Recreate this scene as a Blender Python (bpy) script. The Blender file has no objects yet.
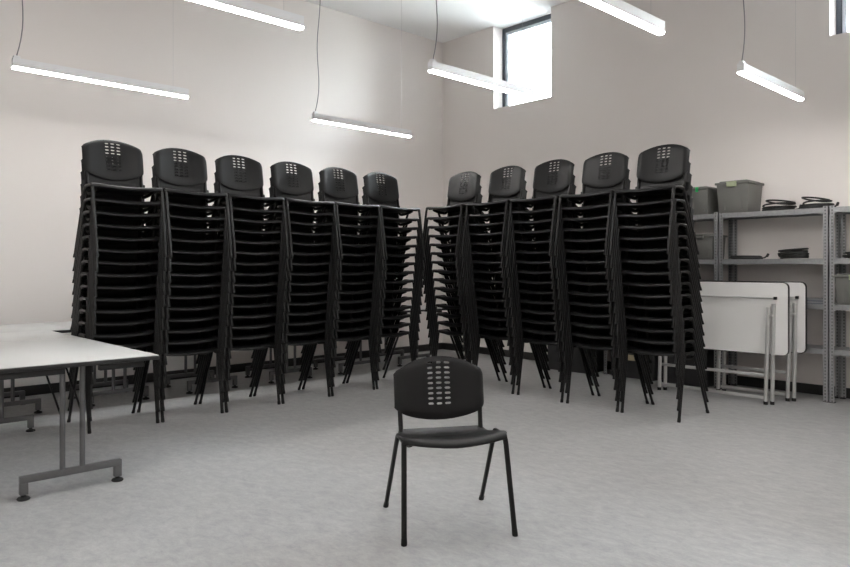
import bpy, bmesh, math, random
from mathutils import Vector, Matrix
random.seed(7)
C = bpy.context.scene.collection
S = bpy.context.scene

# ------------------------------------------------------------------ materials
def new_mat(name, col, rough=.5, metal=0., spec=.5, bump=0., bscale=200., var=0., vscale=6., coat=0.):
    m = bpy.data.materials.new(name); m.use_nodes = True
    nt = m.node_tree; b = nt.nodes['Principled BSDF']
    b.inputs['Base Color'].default_value = (*col, 1)
    b.inputs['Roughness'].default_value = rough
    b.inputs['Metallic'].default_value = metal
    b.inputs['Specular IOR Level'].default_value = spec
    b.inputs['Coat Weight'].default_value = coat
    tc = nt.nodes.new('ShaderNodeTexCoord')
    if var > 0:
        n = nt.nodes.new('ShaderNodeTexNoise'); n.inputs['Scale'].default_value = vscale
        n.inputs['Detail'].default_value = 5
        nt.links.new(tc.outputs['Object'], n.inputs['Vector'])
        r = nt.nodes.new('ShaderNodeValToRGB')
        r.color_ramp.elements[0].position = .3; r.color_ramp.elements[1].position = .7
        r.color_ramp.elements[0].color = (*[c * (1 - var) for c in col], 1)
        r.color_ramp.elements[1].color = (*[min(1, c * (1 + var)) for c in col], 1)
        nt.links.new(n.outputs['Fac'], r.inputs['Fac'])
        nt.links.new(r.outputs['Color'], b.inputs['Base Color'])
    if bump > 0:
        n2 = nt.nodes.new('ShaderNodeTexNoise'); n2.inputs['Scale'].default_value = bscale
        n2.inputs['Detail'].default_value = 3
        nt.links.new(tc.outputs['Object'], n2.inputs['Vector'])
        bp = nt.nodes.new('ShaderNodeBump'); bp.inputs['Strength'].default_value = bump
        bp.inputs['Distance'].default_value = .002
        nt.links.new(n2.outputs['Fac'], bp.inputs['Height'])
        nt.links.new(bp.outputs['Normal'], b.inputs['Normal'])
    return m

M = {}
M['wall'] = new_mat('wall_paint', (.765, .722, .695), .85, spec=.2, bump=.15, bscale=140, var=.012, vscale=1.2)
M['ceil'] = new_mat('ceiling_paint', (.86, .86, .86), .9, spec=.2, bump=.08, bscale=120)
M['base'] = new_mat('baseboard_dark', (.018, .017, .016), .5)
M['plastic'] = new_mat('chair_plastic', (.0054, .0054, .0058), .46, spec=.28, bump=.12, bscale=700)
M['tube'] = new_mat('chair_tube_black', (.0042, .0042, .0042), .38, spec=.3)
M['rubber'] = new_mat('rubber_black', (.007, .007, .007), .6, spec=.3)
M['tabletop'] = new_mat('white_laminate_dimmed', (.48, .48, .47), .45, spec=.3, var=.01, vscale=4)  # white laminate as below, darkened in colour to offset the stronger light there
M['laminate'] = new_mat('white_laminate', (.79, .785, .77), .38, spec=.4, var=.01, vscale=4)
M['edge'] = new_mat('black_edging', (.012, .012, .012), .45)
M['silver'] = new_mat('silver_tube_shaded', (.115, .115, .117), .42, metal=.4, var=.04, vscale=30)  # silver legs, colour darkened to carry the shade beneath the tables
M['pale'] = new_mat('pale_grey_tube', (.50, .50, .49), .4, metal=.35, var=.03, vscale=20)
M['alu'] = new_mat('lamp_aluminium', (.78, .78, .79), .45)
M['wire'] = new_mat('steel_wire', (.45, .45, .46), .4, metal=.6)
M['cord'] = new_mat('lamp_cord_grey', (.22, .22, .23), .6)
M['tote'] = new_mat('tote_plastic', (.135, .135, .125), .5, bump=.1, bscale=300, var=.05, vscale=8)
M['toted'] = new_mat('dark_crate_plastic', (.03, .03, .032), .5, var=.08, vscale=6)
M['clip'] = new_mat('pale_green_clip', (.36, .40, .26), .5)
M['clipb'] = new_mat('bright_green_clip', (.02, .48, .13), .45)
M['cable'] = new_mat('black_cable', (.010, .010, .010), .5)
M['frame'] = new_mat('anthracite_window_frame', (.07, .08, .10), .45)
M['ash'] = new_mat('pale_inner_sash', (.62, .66, .72), .5)
M['paper'] = new_mat('paper_tag', (.62, .54, .36), .8)
M['blue'] = new_mat('dark_blue_folder', (.03, .05, .10), .5)
M['cov'] = new_mat('grey_folder', (.22, .22, .22), .5)

# galvanised perforated shelf metal: plain, plus one with drilled slot pattern
M['galv'] = new_mat('galvanised_steel', (.34, .345, .35), .42, metal=.6, var=.10, vscale=40)
def slotted():
    m = new_mat('slotted_angle_steel', (.34, .345, .35), .42, metal=.6)
    nt = m.node_tree; b = nt.nodes['Principled BSDF']
    tc = nt.nodes.new('ShaderNodeTexCoord'); sp = nt.nodes.new('ShaderNodeSeparateXYZ')
    nt.links.new(tc.outputs['Object'], sp.inputs[0])
    def math_(op, a, v=None, w=None):
        n = nt.nodes.new('ShaderNodeMath'); n.operation = op
        nt.links.new(a, n.inputs[0])
        if v is not None: n.inputs[1].default_value = v
        if w is not None: nt.links.new(w, n.inputs[1])
        return n.outputs[0]
    z = math_('FRACT', math_('MULTIPLY', sp.outputs['Z'], 33.))
    za = math_('ABSOLUTE', math_('SUBTRACT', z, .5))
    zin = math_('LESS_THAN', za, .27)
    xs = math_('ABSOLUTE', math_('SUBTRACT', math_('ABSOLUTE', sp.outputs['X']), .024))
    xin = math_('LESS_THAN', xs, .0055)
    ys = math_('ABSOLUTE', math_('SUBTRACT', math_('ABSOLUTE', sp.outputs['Y']), .024))
    yin = math_('LESS_THAN', ys, .0055)
    xy = math_('MAXIMUM', xin, None, yin)
    f = math_('MULTIPLY', zin, None, xy)
    mx = nt.nodes.new('ShaderNodeMix'); mx.data_type = 'RGBA'
    nt.links.new(f, mx.inputs['Factor'])
    mx.inputs['A'].default_value = (.34, .345, .35, 1); mx.inputs['B'].default_value = (.12, .12, .12, 1)
    nt.links.new(mx.outputs['Result'], b.inputs['Base Color'])
    return m
M['slot'] = slotted()

def floor_mat():
    m = new_mat('grey_linoleum', (.37, .37, .37), .42, spec=.35)
    nt = m.node_tree; b = nt.nodes['Principled BSDF']
    tc = nt.nodes.new('ShaderNodeTexCoord')
    mp = nt.nodes.new('ShaderNodeMapping'); mp.inputs['Rotation'].default_value = (0, 0, -.817)
    mp.inputs['Scale'].default_value = (1, 1.7, 1)
    nt.links.new(tc.outputs['Object'], mp.inputs['Vector'])
    n1 = nt.nodes.new('ShaderNodeTexNoise'); n1.inputs['Scale'].default_value = 10; n1.inputs['Detail'].default_value = 13
    n1.inputs['Roughness'].default_value = .86; n1.inputs['Distortion'].default_value = .35
    nt.links.new(mp.outputs['Vector'], n1.inputs['Vector'])
    r = nt.nodes.new('ShaderNodeValToRGB')
    r.color_ramp.elements[0].position = .38; r.color_ramp.elements[0].color = (.262, .265, .269, 1)
    r.color_ramp.elements[1].position = .62; r.color_ramp.elements[1].color = (.392, .392, .388, 1)
    nt.links.new(n1.outputs['Fac'], r.inputs['Fac'])
    n2 = nt.nodes.new('ShaderNodeTexNoise'); n2.inputs['Scale'].default_value = .9; n2.inputs['Detail'].default_value = 3
    nt.links.new(tc.outputs['Object'], n2.inputs['Vector'])
    r2 = nt.nodes.new('ShaderNodeMapRange'); r2.inputs['To Min'].default_value = .9; r2.inputs['To Max'].default_value = 1.08
    nt.links.new(n2.outputs['Fac'], r2.inputs['Value'])
    mx = nt.nodes.new('ShaderNodeVectorMath'); mx.operation = 'SCALE'
    nt.links.new(r.outputs['Color'], mx.inputs[0]); nt.links.new(r2.outputs['Result'], mx.inputs['Scale'])
    nt.links.new(mx.outputs['Vector'], b.inputs['Base Color'])
    r3 = nt.nodes.new('ShaderNodeMapRange'); r3.inputs['To Min'].default_value = .36; r3.inputs['To Max'].default_value = .52
    nt.links.new(n1.outputs['Fac'], r3.inputs['Value']); nt.links.new(r3.outputs['Result'], b.inputs['Roughness'])
    return m
M['floor'] = floor_mat()

def emit_mat(name, col, st):
    m = bpy.data.materials.new(name); m.use_nodes = True
    nt = m.node_tree; nt.nodes.clear()
    e = nt.nodes.new('ShaderNodeEmission'); e.inputs['Color'].default_value = (*col, 1); e.inputs['Strength'].default_value = st
    o = nt.nodes.new('ShaderNodeOutputMaterial'); nt.links.new(e.outputs[0], o.inputs[0])
    return m
LAMP = 15.5
M['glow'] = emit_mat('lamp_diffuser_glow', (1., .97, .94), LAMP)

def glass_mat():
    m = bpy.data.materials.new('window_glass'); m.use_nodes = True
    nt = m.node_tree; nt.nodes.clear()
    t = nt.nodes.new('ShaderNodeBsdfTransparent'); t.inputs[0].default_value = (.95, .97, .97, 1)
    g = nt.nodes.new('ShaderNodeBsdfGlossy'); g.inputs['Roughness'].default_value = .02
    f = nt.nodes.new('ShaderNodeFresnel'); f.inputs['IOR'].default_value = 1.45
    mx = nt.nodes.new('ShaderNodeMixShader'); o = nt.nodes.new('ShaderNodeOutputMaterial')
    nt.links.new(f.outputs[0], mx.inputs[0]); nt.links.new(t.outputs[0], mx.inputs[1]); nt.links.new(g.outputs[0], mx.inputs[2])
    nt.links.new(mx.outputs[0], o.inputs[0])
    return m
M['glass'] = glass_mat()

# ------------------------------------------------------------------ mesh builder
class MB:
    def __init__(s): s.bm = bmesh.new()
    def box(s, x0, x1, y0, y1, z0, z1, bev=0., taper=None):
        vs = []
        for z in (z0, z1):
            k = 1.0 if (taper is None or z == z1) else taper
            cx, cy = (x0 + x1) / 2, (y0 + y1) / 2
            for x, y in ((x0, y0), (x1, y0), (x1, y1), (x0, y1)):
                vs.append(s.bm.verts.new((cx + (x - cx) * k, cy + (y - cy) * k, z)))
        fs = [(3, 2, 1, 0), (4, 5, 6, 7), (0, 1, 5, 4), (1, 2, 6, 5), (2, 3, 7, 6), (3, 0, 4, 7)]
        faces = [s.bm.faces.new([vs[i] for i in f]) for f in fs]
        if bev > 0:
            es = set(e for f in faces for e in f.edges)
            bmesh.ops.bevel(s.bm, geom=list(es), offset=bev, segments=2, profile=.5, affect='EDGES')
        return s
    def tube(s, pts, r, n=10, oval=1., cap=True, up=None):
        pts = [Vector(p) for p in pts]
        rings = []; N = None
        for i, p in enumerate(pts):
            if i == 0: T = pts[1] - pts[0]
            elif i == len(pts) - 1: T = pts[-1] - pts[-2]
            else: T = (pts[i + 1] - pts[i]).normalized() + (pts[i] - pts[i - 1]).normalized()
            T.normalize()
            if N is None:
                ref = Vector(up) if up else (Vector((0, 0, 1)) if abs(T.z) < .9 else Vector((1, 0, 0)))
                N = ref - T * ref.dot(T)
            else:
                N = N - T * N.dot(T)
            N.normalize(); B = T.cross(N)
            rr = r[i] if isinstance(r, (list, tuple)) else r
            rings.append([s.bm.verts.new(p + N * (rr * oval * math.cos(a)) + B * (rr * math.sin(a)))
                          for a in [2 * math.pi * k / n for k in range(n)]])
        for a, b in zip(rings[:-1], rings[1:]):
            for k in range(n):
                s.bm.faces.new((a[k], a[(k + 1) % n], b[(k + 1) % n], b[k]))
        if cap:
            s.bm.faces.new(rings[0][::-1]); s.bm.faces.new(rings[-1])
        return s
    def lathe(s, cx, cy, prof, n=16):
        rings = []
        for r, z in prof:
            rings.append([s.bm.verts.new((cx + r * math.cos(2 * math.pi * k / n), cy + r * math.sin(2 * math.pi * k / n), z)) for k in range(n)])
        for a, b in zip(rings[:-1], rings[1:]):
            for k in range(n):
                s.bm.faces.new((a[k], a[(k + 1) % n], b[(k + 1) % n], b[k]))
        s.bm.faces.new(rings[0][::-1]); s.bm.faces.new(rings[-1])
        return s
    def prism(s, poly, axis, a, b):
        """poly: 2D outline extruded along axis from a to b"""
        def P(u, v, w):
            return {'x': (w, u, v), 'y': (u, w, v), 'z': (u, v, w)}[axis]
        v0 = [s.bm.verts.new(P(u, v, a)) for u, v in poly]
        v1 = [s.bm.verts.new(P(u, v, b)) for u, v in poly]
        n = len(poly)
        s.bm.faces.new(v0[::-1]); s.bm.faces.new(v1)
        for k in range(n):
            s.bm.faces.new((v0[k], v0[(k + 1) % n], v1[(k + 1) % n], v1[k]))
        return s
    def mesh(s, name, mat, angle=35):
        bmesh.ops.recalc_face_normals(s.bm, faces=s.bm.faces[:])
        me = bpy.data.meshes.new(name); s.bm.to_mesh(me); s.bm.free()
        me.materials.append(mat)
        me.polygons.foreach_set('use_smooth', [True] * len(me.polygons))
        me.set_sharp_from_angle(angle=math.radians(angle))
        return me
    def build(s, name, mat, parent=None, loc=(0, 0, 0), angle=35):
        o = bpy.data.objects.new(name, s.mesh(name, mat, angle)); C.objects.link(o)
        o.location = loc
        if parent: o.parent = parent
        return o

def fillet(pts, rad, seg=5):
    """round the inner corners of a polyline"""
    P = [Vector(p) for p in pts]; out = [P[0]]
    for i in range(1, len(P) - 1):
        a, b, c = P[i - 1], P[i], P[i + 1]
        d1 = min(rad, (a - b).length * .45); d2 = min(rad, (c - b).length * .45)
        p0 = b + (a - b).normalized() * d1; p2 = b + (c - b).normalized() * d2
        for k in range(seg + 1):
            t = k / seg
            out.append((1 - t) ** 2 * p0 + 2 * t * (1 - t) * b + t * t * p2)
    out.append(P[-1]); return out

def tag(o, label, cat, group=None):
    o['label'] = label; o['category'] = cat
    if group: o['group'] = group
    return o
def thing(name, label, cat, loc=(0, 0, 0), rotz=0., group=None):
    o = bpy.data.objects.new(name, None); C.objects.link(o)
    o.empty_display_size = .1
    o.location = loc; o.rotation_euler = (0, 0, rotz)
    return tag(o, label, cat, group)
def struct(o):
    o['kind'] = 'structure'; return o
def dup(root, loc, rotz, label, group=None):
    r = root.copy(); C.objects.link(r); r.location = loc; r.rotation_euler = (0, 0, rotz)
    r['label'] = label
    if group: r['group'] = group
    for ch in root.children:
        c = ch.copy(); C.objects.link(c); c.parent = r
        for g in ch.children:
            d = g.copy(); C.objects.link(d); d.parent = c
    return r

# ------------------------------------------------------------------ room
WX, WY, HC = -.26, .256, 4.664       # left wall plane, right wall plane, ceiling
RX, RY = 10.6, -10.2                 # far limits behind the camera
T = .42
struct(MB().box(WX - T, RX + T, RY - T, WY + T, -.15, 0).build('floor', M['floor']))
struct(MB().box(WX - T, RX + T, RY - T, WY + T, HC, HC + .2).build('ceiling', M['ceil']))
struct(MB().box(WX - T, WX, RY - T, WY + T, 0, HC).build('wall_left', M['wall']))
struct(MB().box(RX, RX + T, RY - T, WY + T, 0, HC).build('wall_near_right', M['wall']))
struct(MB().box(WX, RX, RY - T, RY, 0, HC).build('wall_near_left', M['wall']))
SILL = 3.488
wins = [(.77, 1.767), (5.075, 6.07)]
w = MB()
w.box(WX, RX, WY, WY + T, 0, SILL)
xs = [WX] + [v for ab in wins for v in ab] + [RX]
for a, b in zip(xs[0::2], xs[1::2]): w.box(a, b, WY, WY + T, SILL, HC)
struct(w.build('wall_right', M['wall']))
for i, (a, b) in enumerate(wins):
    y0 = WY + .19
    win = bpy.data.objects.new('window_%d' % (i + 1), None); C.objects.link(win); struct(win)
    f = MB()
    f.box(a, a + .05, y0, y0 + .07, SILL, HC, .003).box(b - .05, b, y0, y0 + .07, SILL, HC, .003)
    f.box(a + .05, b - .05, y0, y0 + .07, HC - .06, HC, .003).box(a + .05, b - .05, y0, y0 + .07, SILL, SILL + .03, .003)
    f.build('window_frame', M['frame'], win)
    g = MB()
    g.box(a + .05, a + .09, y0 + .015, y0 + .06, SILL + .03, HC - .06, .003).box(b - .09, b - .05, y0 + .015, y0 + .06, SILL + .03, HC - .06, .003)
    g.box(a + .09, b - .09, y0 + .015, y0 + .06, HC - .10, HC - .06, .003).box(a + .09, b - .09, y0 + .015, y0 + .06, SILL + .03, SILL + .06, .003)
    g.build('sash', M['ash'], win)
    MB().box(a + .09, b - .09, y0 + .034, y0 + .042, SILL + .06, HC - .10).build('window_pane', M['glass'], win)
struct(MB().box(WX, WX + .014, RY, WY - .014, 0, .098, .003).build('baseboard_left', M['base']))
struct(MB().box(WX, RX, WY - .014, WY, 0, .098, .003).build('baseboard_right', M['base']))

# ------------------------------------------------------------------ stacking chair
def chair_parts(Hn, dz, nw=.235, fw=.262, sw=.228, stacked=False):
    """Hn: height of the side frame's top; dz: lift of the backrest. Front faces -Y. Returns [(name, mesh, material, [children])]"""
    bm_parts = []
    ub = .088 if stacked else .098        # where the back uprights rise
    y_back = ub + .024
    # --- legs: each side frame is an inverted U, halved at the middle of its top bar
    for sx in (-1, 1):
        hb = Hn - (.013 if stacked else .015)     # height of the side frame's short top bar
        mid = (sx * nw, -.09, hb)
        front = fillet([(sx * fw, -.255, .02), (sx * (nw + .0015), -.172, hb - .014), (sx * nw, -.158, hb), mid], .04, 5)
        rear = fillet([(sx * (fw - .003), .25, .02), (sx * (nw + .0015), -.005, hb - .014), (sx * nw, -.018, hb), mid], .04, 5)
        for pts in (front, rear):
            leg = MB().tube(pts, .0112, 10, 1.15).mesh('leg', M['tube'])
            p = pts[0]; d = (Vector(pts[1]) - Vector(pts[0])).normalized()
            c0 = Vector((p[0], p[1], 0)) - Vector((d.x, d.y, 0)) * .02
            cap = MB().tube([c0 + Vector((0, 0, .0)), c0 + Vector((0, 0, .004)), c0 + d * .03], [.0125, .0145, .0135], 10).mesh('foot_cap', M['rubber'])
            bm_parts.append(('leg', leg, [('foot_cap', cap)]))
    # --- seat frame: two L shaped rails running up as back uprights, cross bars between the side frames
    zs = Hn - .062
    ztop = Hn + .22 + dz
    f = MB()
    for sx in (-1, 1):
        pts = fillet([(sx * .205, -.125, zs + .026), (sx * .206, -.06, zs + .006), (sx * .207, ub, zs - .006), (sx * .209, ub + .022, Hn + .04), (sx * .215, ub + .062, ztop)], .05, 6)
        f.tube(pts, .0118, 10, 1.2)
    zc = zs + .020
    for y in (-.135, -.055):
        f.tube([(-nw, y, hb - .014), (nw, y, hb - .014)], .0068, 8)
    bm_parts.append(('seat_frame', f.mesh('seat_frame', M['tube']), []))
    # --- seat: moulded shell
    prof = [(-.212, -.020), (-.2135, -.014), (-.210, -.006), (-.201, .001), (-.18, .006), (-.15, .006), (-.11, .001), (-.07, -.007),
            (-.03, -.015), (.0, -.021), (.04, -.027), (.07, -.029), (.10, -.027), (.125, -.020)]
    if stacked:
        prof = [(y, z - .008) for y, z in prof[:10]] + [(.04, -.034), (.07, -.034), (.095, -.026), (.112, -.008), (.119, .018), (.123, .050)]
    us = [-1, -.985, -.94, -.86, -.72, -.5, -.25, 0, .25, .5, .72, .86, .94, .985, 1]
    s = MB(); top = []; bot = []
    for (y, z) in prof:
        rt, rb = [], []
        k = max(0, min(1, (.16 - y) / .3))
        for u in us:
            half = sw + .024 * (1 - min(1, max(0, (y + .015) / .03))) - .012 * max(0, (y - .02) / .1) ** 2 * (.2 if stacked else 1) - (.006 if y < -.2 else 0)
            x = u * half
            front = max(0, (-.12 - y) / .09)
            zz = Hn + z + .008 * abs(u) ** 3 * k - (.011 if stacked else .021) * (1 - u * u) * k
            zz -= front * .003 * math.cos(u * 3.1) ** 2
            if abs(u) > .9: zz -= (.009 if stacked and y > -.17 else .006) * (abs(u) - .9) / .1
            yy = y + front * .012 * (u * u) + .016 * abs(u) ** 6 * front
            yy -= max(0, (y - .02) / .1) * (.0 if stacked else .014) * u ** 4
            rt.append(s.bm.verts.new((x, yy, zz)))
            th = .009
            rb.append(s.bm.verts.new((x * .99, yy + (.008 if y < -.195 else 0), zz - (th if y > -.2 else .004))))
        top.append(rt); bot.append(rb)
    nx, ny = len(us), len(prof)
    for j in range(ny - 1):
        for i in range(nx - 1):
            s.bm.faces.new((top[j][i], top[j][i + 1], top[j + 1][i + 1], top[j + 1][i]))
            s.bm.faces.new((bot[j][i], bot[j + 1][i], bot[j + 1][i + 1], bot[j][i + 1]))
    for j in range(ny - 1):
        s.bm.faces.new((top[j][0], top[j + 1][0], bot[j + 1][0], bot[j][0]))
        s.bm.faces.new((top[j][-1], bot[j][-1], bot[j + 1][-1], top[j + 1][-1]))
    for i in range(nx - 1):
        s.bm.faces.new((top[0][i], bot[0][i], bot[0][i + 1], top[0][i + 1]))
        s.bm.faces.new((top[-1][i], top[-1][i + 1], bot[-1][i + 1], bot[-1][i]))
    bm_parts.append(('seat', s.mesh('seat', M['plastic'], 50), []))
    # --- backrest: curved shell with three columns of nine slots
    W = .236
    pc = .0445
    bx = [-W, -.233, -.222, -.205, -.18, -.15, -.115, -1.5 * pc, -.5 * pc, .5 * pc, 1.5 * pc, .115, .15, .18, .205, .222, .233, W]
    R0, R1 = .215, .945
    bv = [0, .04, .12] + [R0 + (R1 - R0) * k / 9 for k in range(10)] + [.98, 1]
    def zlo(x): return Hn + dz + .085 - .070 * max(0, 1 - (x / W) ** 2) ** .75
    def zhi(x):
        q = abs(x) / W
        return Hn + dz + (.341 - .068 * q ** 2.2 if stacked else .333 - .074 * q ** 2.2) - (.012 * ((q - .95) / .05) if q > .95 else 0)
    zm = Hn + dz + .16
    def P(x, v, off):
        z = zlo(x) + (zhi(x) - zlo(x)) * v
        y = y_back + .030 * (1 - (x / .2) ** 2 if abs(x) < .2 else 0) + (z - zm) * .17
        if abs(x) > .2: y += .026 * ((abs(x) - .2) / .036) ** 2
        y += .010 * max(0, (v - .9) / .1) ** 2 + .006 * max(0, (.06 - v) / .06)
        nrm = Vector((.30 * x / .2 if abs(x) < .2 else -.9 * math.copysign(1, x) * (abs(x) - .2) / .036, 1, -.17)).normalized()
        p = Vector((x, y, z)) + nrm * off
        return p
    b = MB(); TH = .0075
    layers = []
    for off in (0, TH):
        layers.append([[b.bm.verts.new(P(x, v, off)) for x in bx] for v in bv])
    holes = {}
    for j in range(len(bv) - 1):
        for i in range(len(bx) - 1):
            slot = 3 <= j <= 11 and 7 <= i <= 9
            for L, G in enumerate(layers):
                c = [G[j][i], G[j][i + 1], G[j + 1][i + 1], G[j + 1][i]]
                if L == 1: pass
                if not slot:
                    b.bm.faces.new(c if L == 0 else c[::-1])
                else:
                    xc = (bx[i] + bx[i + 1]) / 2; vc = (bv[j] + bv[j + 1]) / 2
                    hx, hv = .0148, (bv[j + 1] - bv[j]) * .21
                    off = (0, TH)[L]
                    h = [(-.6, -1), (.6, -1), (1, -.5), (1, .5), (.6, 1), (-.6, 1), (-1, .5), (-1, -.5)]
                    H = [b.bm.verts.new(P(xc + hx * a, vc + hv * q, off)) for a, q in h]
                    holes[(i, j, L)] = H
                    fl = [(c[0], c[1], H[1], H[0]), (c[1], H[2], H[1]), (c[1], c[2], H[3], H[2]), (c[2], H[4], H[3]),
                          (c[2], c[3], H[5], H[4]), (c[3], H[6], H[5]), (c[3], c[0], H[7], H[6]), (c[0], H[0], H[7])]
                    for q in fl: b.bm.faces.new(q if L == 0 else q[::-1])
            if slot:
                A, B = holes[(i, j, 0)], holes[(i, j, 1)]
                for k in range(8): b.bm.faces.new((A[k], A[(k + 1) % 8], B[(k + 1) % 8], B[k]))
    A, B = layers
    for j in range(len(bv) - 1):
        b.bm.faces.new((A[j][0], A[j + 1][0], B[j + 1][0], B[j][0]))
        b.bm.faces.new((A[j][-1], B[j][-1], B[j + 1][-1], A[j + 1][-1]))
    for i in range(len(bx) - 1):
        b.bm.faces.new((A[0][i], B[0][i], B[0][i + 1], A[0][i + 1]))
        b.bm.faces.new((A[-1][i], A[-1][i + 1], B[-1][i + 1], B[-1][i]))
    bm_parts.append(('backrest', b.mesh('backrest', M['plastic'], 40), []))
    return bm_parts

def make_chair(name, Hn, dz, label, cat, loc, rotz, group=None, **kw):
    t = thing(name, label, cat, loc, rotz, group)
    for n, me, kids in chair_parts(Hn, dz, **kw):
        o = bpy.data.objects.new(n, me); C.objects.link(o); o.parent = t
        for kn, km in kids:
            k = bpy.data.objects.new(kn, km); C.objects.link(k); k.parent = o
    return t

make_chair('stacking_chair', .455, 0., 'single black plastic chair with slotted backrest standing alone on the open floor', 'chair',
           (4.891, -4.806, 0), math.radians(59.4), nw=.245, sw=.233)

ORD = ['topmost', 'second from top', 'third from top', 'fourth from top', 'fifth from top', 'sixth from top', 'seventh from top', 'middle one',
       'seventh from bottom', 'sixth from bottom', 'fifth from bottom', 'fourth from bottom', 'third from bottom', 'second from bottom', 'lowest']
NST, SHIFT = 15, .0112
SHIFT_R = .0132
PL, PR = .0936, .0956           # rise per chair in the left and right rows
def rise(p, k): return p * k + (.014 if k == NST - 1 else 0)
left_y = [-5.222, -4.666, -4.109, -3.553, -2.997, -2.440]
right_x = [4.372, 3.806, 3.230, 2.645, 2.035]
SN = ['stack beside the white table', 'second stack from the white table', 'third stack from the white table',
      'fourth stack from the white table', 'fifth stack from the white table', 'left row stack nearest the corner']
SR = ['stack beside the folded tables', 'second stack from the folded tables', 'third stack from the folded tables',
      'fourth stack from the folded tables', 'right row stack nearest the corner']
proto = None
def place(x, y, rz, label, group, z):
    global proto
    rz += math.radians(random.uniform(-.5, .5))
    if proto is None:
        proto = make_chair('stacking_chair', .555, .050, label, 'chair', (x, y, z), rz, group, nw=.260, fw=.258, sw=.247, stacked=True); return proto
    return dup(proto, (x, y, z), rz, label, group)
for si, yc in enumerate(left_y):
    for k in range(NST):
        place(1.522 + SHIFT * k, yc + random.uniform(-.002, .002), math.pi / 2,
              'black slotted-back chair, %s in the %s' % (ORD[NST - 1 - k], SN[si]), 'chairs stacked along the left wall', rise(PL, k))
for si, xc in enumerate(right_x):
    for k in range(NST):
        place(xc + random.uniform(-.002, .002), -1.64 - SHIFT_R * k, 0,
              'black slotted-back chair, %s in the %s' % (ORD[NST - 1 - k], SR[si]), 'chairs stacked along the right wall', rise(PR, k))

# ------------------------------------------------------------------ T-leg tables (long axis X, end legs are T frames along Y)
def t_leg(root, x, yc, hw, ztop):
    l = MB()
    l.box(x - .02, x + .02, yc - hw - .02, yc + hw + .02, .090, .126, .004)
    for s_ in (-1, 1):
        l.box(x - .018, x + .018, yc + s_ * hw - .02, yc + s_ * hw + .02, .028, .092, .003)
        l.tube([(x, yc + s_ * .052, .115), (x, yc + s_ * .052, ztop)], .0145, 14)
    leg = l.build('leg', M['silver'], root)
    for s_ in (-1, 1):
        MB().lathe(x, yc + s_ * hw, [(.03, 0), (.034, .006), (.028, .014), (.012, .02), (.01, .03)], 18).build('foot', M['rubber'], leg)
    return leg
def top_panel(root, x0, x1, y0, y1, z1, th=.028, name='tabletop'):
    o = MB().box(x0 + .004, x1 - .004, y0 + .004, y1 - .004, z1 - .006, z1, .0015).build(name, M['tabletop'], root)
    MB().box(x0, x1, y0, y1, z1 - th, z1 - .004, .004).build('edge_band', M['edge'], o)
    return o

TZ = .727
lt = thing('folding_table', 'long white table with black edge and silver T-legs in the near left', 'table', (2.1, -5.985, 0))
ox, oy = 2.1, -5.985
Y0, Y1 = -6.405 - oy, -5.54 - oy
top_panel(lt, .99 - ox, 1.757 - ox, Y0, Y1, TZ)
top_panel(lt, 1.759 - ox, 3.21 - ox, Y0, Y1, TZ)
t_leg(lt, 3.115 - ox, -.012, .245, TZ - .03)
t_leg(lt, 1.398 - ox, -.045, .245, TZ - .03)
for a, b in ((.115, .365), (-.385, -.065)):
    MB().box(3.135 - ox, 3.175 - ox, a, b, TZ - .066, TZ - .027, .004).build('bracket', M['edge'], lt)
for sy in (-1, 1):
    MB().box(1.2 - ox, 3.05 - ox, sy * .30 - .015, sy * .30 + .015, TZ - .062, TZ - .028, .003).build('rail', M['edge'], lt)
    MB().tube([(2.72 - ox, sy * .06 - .01, TZ - .03), (3.1 - ox, sy * .055 - .012, .42)], .006, 8).build('brace', M['tube'], lt)

wy = [-5.81, -4.89, -3.97, -3.05, -2.13, -1.21]
wl = ['white table end-on to the left wall, joined behind the long near table', 'white wall table behind the stack beside the long white table',
      'white wall table behind the second and third left stacks', 'white wall table behind the fourth left stack of chairs',
      'white wall table behind the fifth and sixth left stacks', 'white wall table nearest the room corner behind the chair stacks']
first = None
for y, lb in zip(wy, wl):
    if first is None:
        first = thing('folding_table', lb, 'table', (.48, y, 0), 0, 'white T-leg tables along the left wall')
        top_panel(first, -.44, .50, -.459, .459, TZ - .003)
        t_leg(first, .22, .01, .245, TZ - .033); t_leg(first, -.29, .01, .245, TZ - .033)
        for sy in (-1, 1):
            MB().box(-.36, .42, sy * .30 - .015, sy * .30 + .015, TZ - .066, TZ - .031, .003).build('rail', M['edge'], first)
    else:
        dup(first, (.48, y, 0), 0, lb)

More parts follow.
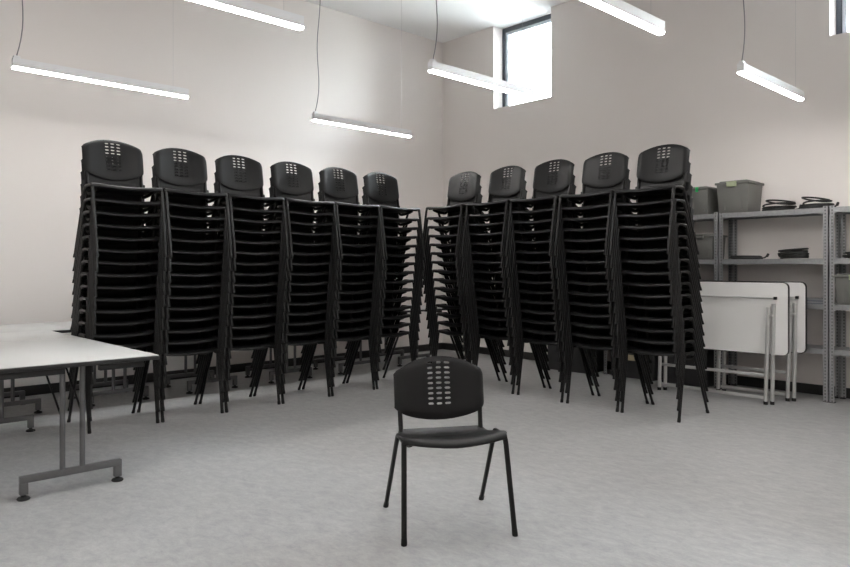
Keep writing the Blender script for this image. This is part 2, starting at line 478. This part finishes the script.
# ------------------------------------------------------------------ folded tables, tops upright, by the right wall
def rounded(x0, x1, z0, z1, r, n=6):
    pts = []
    for cx, cz, a0 in ((x1 - r, z1 - r, 0), (x0 + r, z1 - r, 90), (x0 + r, z0 + r, 180), (x1 - r, z0 + r, 270)):
        for k in range(n + 1):
            a = math.radians(a0 + 90 * k / n); pts.append((cx + r * math.cos(a), cz + r * math.sin(a)))
    return pts
def folded(label, x0, x1, xl, xr, y, group):
    t = thing('folded_table', label, 'table', ((x0 + x1) / 2, y, 0), 0, group)
    ox = (x0 + x1) / 2
    b = MB().prism(rounded(x0 - ox + .006, x1 - ox - .006, .452, 1.106, .045), 'y', .0, .022).build('tabletop', M['laminate'], t)
    MB().prism(rounded(x0 - ox, x1 - ox, .446, 1.112, .05), 'y', .003, .028).build('edge_band', M['edge'], b)
    for xx in (xl - ox, xr - ox):
        l = MB()
        sg = 1 if xx > 0 else -1
        l.tube([(xx - .012, -.066, .02), (xx + .004, -.050, .885)], .0175, 12)
        l.tube([(xx + .030, -.024, .02), (xx + .040, -.0215, .915)], .0175, 12)
        l.box(xx - .006, xx + .044, -.062, -.02, .80, .822, .003)
        leg = l.build('leg', M['pale'], t)
        MB().tube([(xx - .012, -.066, 0), (xx - .012, -.066, .03)], .019, 12).build('foot_cap', M['rubber'], leg)
        MB().tube([(xx + .030, -.024, 0), (xx + .030, -.024, .03)], .019, 12).build('foot_cap', M['rubber'], leg)
    for z in (.262, .058):
        MB().box(xl - ox, xr - ox, -.055, -.035, z - .014, z + .014, .003).build('stretcher', M['pale'], t)
    r = MB().tube([(xl - ox - .02, -.02, .967), (xr - ox + .055, -.02, .967)], .009, 10).build('locking_rod', M['pale'], t)
    for xx in (xl - ox - .02, xr - ox + .058):
        MB().box(xx - .018, xx + .008, -.032, 0, .954, .98, .004).build('rod_bracket', M['rubber'], r)
    return t
folded('white folding table stored upright, the front one facing the chairs', 3.675, 4.99, 3.79, 4.83, -.57, 'folded white tables')
folded('white folding table stored upright, behind the other against the shelves', 4.12, 5.03, 4.25, 4.905, -.25, 'folded white tables')

# ------------------------------------------------------------------ shelving
SY0, SY1 = -.12, .225
LV = (1.80, 1.328, .905, .49)
sl = [(2.80, 4.150, 'galvanised shelving unit behind the end chair stack, leftmost of three'),
      (4.160, 5.175, 'galvanised shelving unit behind the folded tables, holding cable coils'),
      (5.185, 6.20, 'galvanised shelving unit cut off by the right edge of the photo')]
for x0, x1, lb in sl:
    ox, oy = (x0 + x1) / 2, (SY0 + SY1) / 2
    t = thing('shelving_unit', lb, 'shelf', (ox, oy, 0), 0, 'metal shelving along the right wall')
    hx, hy = (x1 - x0) / 2, (SY1 - SY0) / 2
    for sx in (-1, 1):
        for sy in (-1, 1):
            p = MB()      # L-section upright, local origin at its corner
            a, b = (0, -sx * .042)
            p.box(min(a, b), max(a, b), min(0, -sy * .002), max(0, -sy * .002), .004, 1.815)
            p.box(min(0, -sx * .002), max(0, -sx * .002), min(0, -sy * .042), max(0, -sy * .042), .004, 1.815)
            o = p.build('upright', M['slot'], t, (sx * hx, sy * hy, 0))
            MB().box(min(0, -sx * .044), max(0, -sx * .044), min(0, -sy * .044), max(0, -sy * .044), 0, .008, .002).build('foot_cap', M['rubber'], o)
    for z in LV:
        s_ = MB().box(-hx + .004, hx - .004, -hy + .004, hy - .004, z - .006, z)
        s_.box(-hx + .004, hx - .004, -hy + .0028, -hy + .0045, z - .05, z).box(-hx + .004, hx - .004, hy - .0045, hy - .0028, z - .05, z)
        s_.build('shelf_board', M['galv'], t)

# totes with lids and clips
def tote(label, cx, cy, z, wx, wy_, h, clip, group, rot=0., mat='tote', lidded=True):
    t = thing('storage_tote', label, 'box', (cx, cy, z), rot, group)
    m = MB()
    m.box(-wx / 2, wx / 2, -wy_ / 2, wy_ / 2, 0, h * .9, .012, .9)
    for sx in (-.27, .27):       # vertical ribs on the ends
        m.box(sx * wx - .012, sx * wx + .012, -wy_ * .478, -wy_ * .44, .03, h * .86, .004)
    m.build('tub', M[mat], t)
    l = MB().box(-wx / 2 - .012, wx / 2 + .012, -wy_ / 2 - .012, wy_ / 2 + .012, h * .9 - .006, h * .955, .006)
    l.box(-wx / 2 + .02, wx / 2 - .02, -wy_ / 2 + .02, wy_ / 2 - .02, h * .95, h, .008)
    l.build('lid', M[mat], t)
    cw = wx * (.06 if clip == 'clipb' else .15)
    c = MB().box(-cw, cw, -wy_ / 2 - .024, -wy_ / 2 - .006, h * .80, h * .95, .005)
    c.box(-cw - .004, cw + .004, -wy_ / 2 - .03, -wy_ / 2 - .0, h * .935, h * .965, .004)
    c.build('clip', M[clip], t)
    return t
G = 'grey storage totes on the shelving'
tote('grey lidded tote with pale clip beside the cables on top of shelving', 4.305, .035, 1.80, .325, .36, .325, 'clip', G, .0)
tote('smaller grey tote with bright green clip on top shelf near end stack', 3.935, .045, 1.80, .22, .34, .295, 'clipb', G)
tote('grey tote on second shelf behind the end stack', 3.965, .04, 1.328, .26, .33, .27, 'tote', G)
tote('low dark tote on the third shelf behind the end stack', 3.93, .04, .905, .30, .32, .20, 'toted', G, 0, 'toted')
tote('grey tote with pale green clip on third shelf at the photo edge', 5.405, .04, .905, .36, .33, .285, 'clip', G)

# dark crates on the floor / lowest levels behind the right row of stacks
def crate(label, cx, cy, z, wx, wy_, h, sticker, group):
    t = thing('dark_crate', label, 'box', (cx, cy, z), 0, group)
    m = MB().box(-wx / 2, wx / 2, -wy_ / 2, wy_ / 2, 0, h, .008, .95)
    m.box(-wx / 2 - .012, wx / 2 + .012, -wy_ / 2 - .012, wy_ / 2 + .012, h - .03, h, .005)
    m.build('body', M['toted'], t)
    if sticker:
        MB().box(-.045, .045, -wy_ / 2 - .006, -wy_ / 2 + .02, h * .50, h * .66, .002).build('paper_tag', M['paper'], t)
    return t
GC = 'dark crates on the floor behind the chairs'
crate('dark plastic crate with a beige tag under the end shelving', 3.20, .0, 0, .56, .36, .40, True, GC)
crate('dark plastic crate on the floor left of the shelving posts', 2.40, -.08, 0, .60, .40, .42, False, GC)
crate('dark plastic crate without tag under the end shelving behind folded tables', 3.80, .0, 0, .52, .36, .40, False, GC)

# cable coils
def coil(label, cx, cy, z, r, loops, hgt, lift, group, seed, rot=0., sq=.8, tail=True):
    rnd = random.Random(seed)
    pts = []
    n = 22
    for L in range(loops):
        dx, dy = rnd.uniform(-.02, .02), rnd.uniform(-.015, .015)
        rr = r * rnd.uniform(.84, 1.)
        for k in range(n):
            a = 2 * math.pi * k / n
            f = (L + k / n) / loops
            w_ = min(1, max(0, (L + k / n - loops + 1.6) / .6))
            zz = .009 + hgt * f + lift * w_ * (.55 * (1 - math.cos(a + .5)) + .45 * (1 - math.sin(a))) * .5
            pts.append((rr * math.cos(a) + dx * f, rr * sq * math.sin(a) + dy * f, zz))
    pts = [Vector(p) for p in pts]
    # ease between loops
    for _ in range(2):
        pts = [pts[0]] + [(pts[i - 1] + 2 * pts[i] + pts[i + 1]) / 4 for i in range(1, len(pts) - 1)] + [pts[-1]]
    m = MB().tube(pts, .0085, 7)
    o = m.build('cable_coil', M['cable'], None, (cx, cy, z)); o.rotation_euler = (0, 0, rot)
    tag(o, label, 'cable', group)
    if tail:
        e = MB().tube([(r * .95, -.01, .012), (r * 1.12, -.04, .014), (r * 1.22, -.02, .03)], .008, 7).tube([(r * 1.22, -.02, .028), (r * 1.24, .0, .05)], .013, 8)
        e.build('plug', M['cable'], o)
    return o
GK = 'black cable coils on the shelving'
coil('coiled black cable on top shelf beside the large grey tote', 4.69, .03, 1.80, .155, 7, .045, .075, GK, 1, .3)
coil('coiled black cable on top shelf nearest the uprights', 5.03, .03, 1.80, .145, 7, .045, .085, GK, 2, .1)
coil('flat thin bundle of black cable lying on the second shelf', 4.39, .0, 1.328, .17, 4, .016, .012, GK, 3, .0, .5)
coil('thick heap of coiled black cable on the second shelf', 4.83, .03, 1.328, .17, 8, .07, .03, GK, 4, 2.6, .6)
coil('coiled black cable on second shelf at the photo edge', 5.44, .03, 1.328, .18, 5, .03, .02, GK, 5, .5, .6)
def folder(name, label, x0, x1, y0, y1, z0, z1, m, rot=0):
    o = MB().box((x0 - x1) / 2, (x1 - x0) / 2, (y0 - y1) / 2, (y1 - y0) / 2, 0, z1 - z0, .003).build(name, M[m], None, ((x0 + x1) / 2, (y0 + y1) / 2, z0))
    o.rotation_euler = (0, 0, rot)
    MB().box((x0 - x1) / 2 + .004, (x1 - x0) / 2 + .0008, (y0 - y1) / 2 - .0008, (y1 - y0) / 2 - .006, .005, z1 - z0 - .005).build('pages', M['cov'], o)
    return tag(o, label, 'folder', 'folders on the third shelf')
folder('flat_folder', 'flat dark blue folder lowest on the shelf behind the folded tables', 4.86, 5.13, -.10, .12, .905, .935, 'blue')
folder('flat_folder', 'grey folder lying on the dark blue folder behind folded tables', 4.88, 5.12, -.09, .11, .935, .955, 'cov', .03)

# ------------------------------------------------------------------ linear pendant lamps (all along Y)
LZ0, LZ1 = 2.738, 2.822
def lamp(label, x, y0, y1, group, zoff=0):
    t = thing('linear_pendant_lamp', label, 'lamp', (x, (y0 + y1) / 2, 2.738), 0, group)
    h = (y1 - y0) / 2; w_ = .026
    body = [(-w_, .015), (-w_, .080), (w_, .080), (w_, .015)]
    MB().prism(body, 'y', -h, h).build('housing', M['alu'], t)
    dif = [(-w_ + .001, .0147), (-w_ + .004, .005), (-w_ + .009, .0), (w_ - .009, .0), (w_ - .004, .005), (w_ - .001, .0147)]
    MB().prism(dif, 'y', -h + .002, h - .002).build('diffuser', M['glow'], t)
    top = HC - 2.738
    for yy in (h - .13,):
        MB().tube([(0, yy, .079), (0, yy, top)], .0009, 6).build('suspension_wire', M['wire'], t)
    MB().box(-.016, .016, -h + .005, -h + .05, .079, .10, .003).build('cable_gland', M['alu'], t)
    pts = []
    n = 26
    for k in range(n + 1):
        f = k / n; z = .1 + (top - .1) * f
        e = math.exp(-f * 7)
        yy = -h + .028 + .045 * (1 - e) + .012 * math.sin(f * 13)
        xx = .012 * math.sin(f * 9 + 1) * (1 - e)
        pts.append((xx, yy, z))
    MB().tube(pts, .0042, 7).build('power_cord', M['cord'], t)
    MB().lathe(pts[-1][0], pts[-1][1], [(.05, top - .03), (.055, top - .025), (.055, top)], 16).build('ceiling_rose', M['alu'], t)
    return t
GL = 'linear pendant lamps'
lamp('suspended light bar at far left, above the stacks by the white table', 1.39, -5.905, -4.54, GL)
lamp('suspended light bar over left row stacks, lower one left of the corner', 1.35, -3.19, -1.86, GL)
lamp('suspended light bar cut by the top edge, left of the corner', 3.60, -6.16, -4.80, GL)
lamp('suspended light bar whose far end crosses the window', 3.47, -3.56, -2.32, GL)
lamp('suspended light bar cut by the top edge, right of the window', 5.10, -4.42, -3.07, GL)
lamp('suspended light bar at far right, above the grey shelving', 5.07, -1.79, -.50, GL)
# unseen lamps added for light, continuing the grid behind and beside the camera
lamp('added unseen light bar overhead behind the viewpoint, near the left side', 3.6, -8.9, -7.55, GL)
lamp('added unseen light bar overhead right of the viewpoint', 7.3, -5.6, -4.25, GL)
lamp('added unseen light bar overhead behind the viewpoint', 7.3, -8.9, -7.55, GL)
lamp('added unseen light bar behind the viewpoint over the room middle', 5.1, -9.9, -8.55, GL)
lamp('added unseen light bar behind the viewpoint at the far right', 8.9, -8.9, -7.55, GL)
lamp('added unseen light bar near right wall beyond the photo edge', 6.9, -3.2, -1.85, GL)
lamp('added unseen light bar overhead at right beyond the photo edge', 8.6, -3.2, -1.85, GL)

# ------------------------------------------------------------------ sky outside
wd = bpy.data.worlds.new('overcast_sky'); S.world = wd; wd.use_nodes = True
bg = wd.node_tree.nodes['Background']
nt = wd.node_tree
tc = nt.nodes.new('ShaderNodeTexCoord'); sp = nt.nodes.new('ShaderNodeSeparateXYZ'); rp = nt.nodes.new('ShaderNodeValToRGB')
mr = nt.nodes.new('ShaderNodeMapRange'); mr.inputs['From Min'].default_value = -.05; mr.inputs['From Max'].default_value = .6
nt.links.new(tc.outputs['Generated'], sp.inputs[0]); nt.links.new(sp.outputs['Z'], mr.inputs['Value']); nt.links.new(mr.outputs['Result'], rp.inputs['Fac'])
rp.color_ramp.elements[0].color = (.16, .17, .17, 1); rp.color_ramp.elements[1].color = (.88, .94, 1., 1)
nt.links.new(rp.outputs['Color'], bg.inputs['Color']); bg.inputs['Strength'].default_value = 20.

# ------------------------------------------------------------------ camera
cam = bpy.data.cameras.new('camera'); co = bpy.data.objects.new('camera', cam); C.objects.link(co)
cam.sensor_width = 36; cam.lens = 700 / 850 * 36
cam.shift_y = -16.5 / 850
cam.clip_start = .05
co.location = (7.332, -7.246, 1.25)
fwd = Vector((-.7286, .6849, 0))
co.rotation_euler = fwd.to_track_quat('-Z', 'Y').to_euler()
S.camera = co
S.view_settings.view_transform = 'Standard'; S.view_settings.look = 'None'
S.view_settings.gamma = 1; S.view_settings.use_curve_mapping = False
S.view_settings.exposure = 2.5
S.cycles.max_bounces = 8; S.cycles.diffuse_bounces = 5
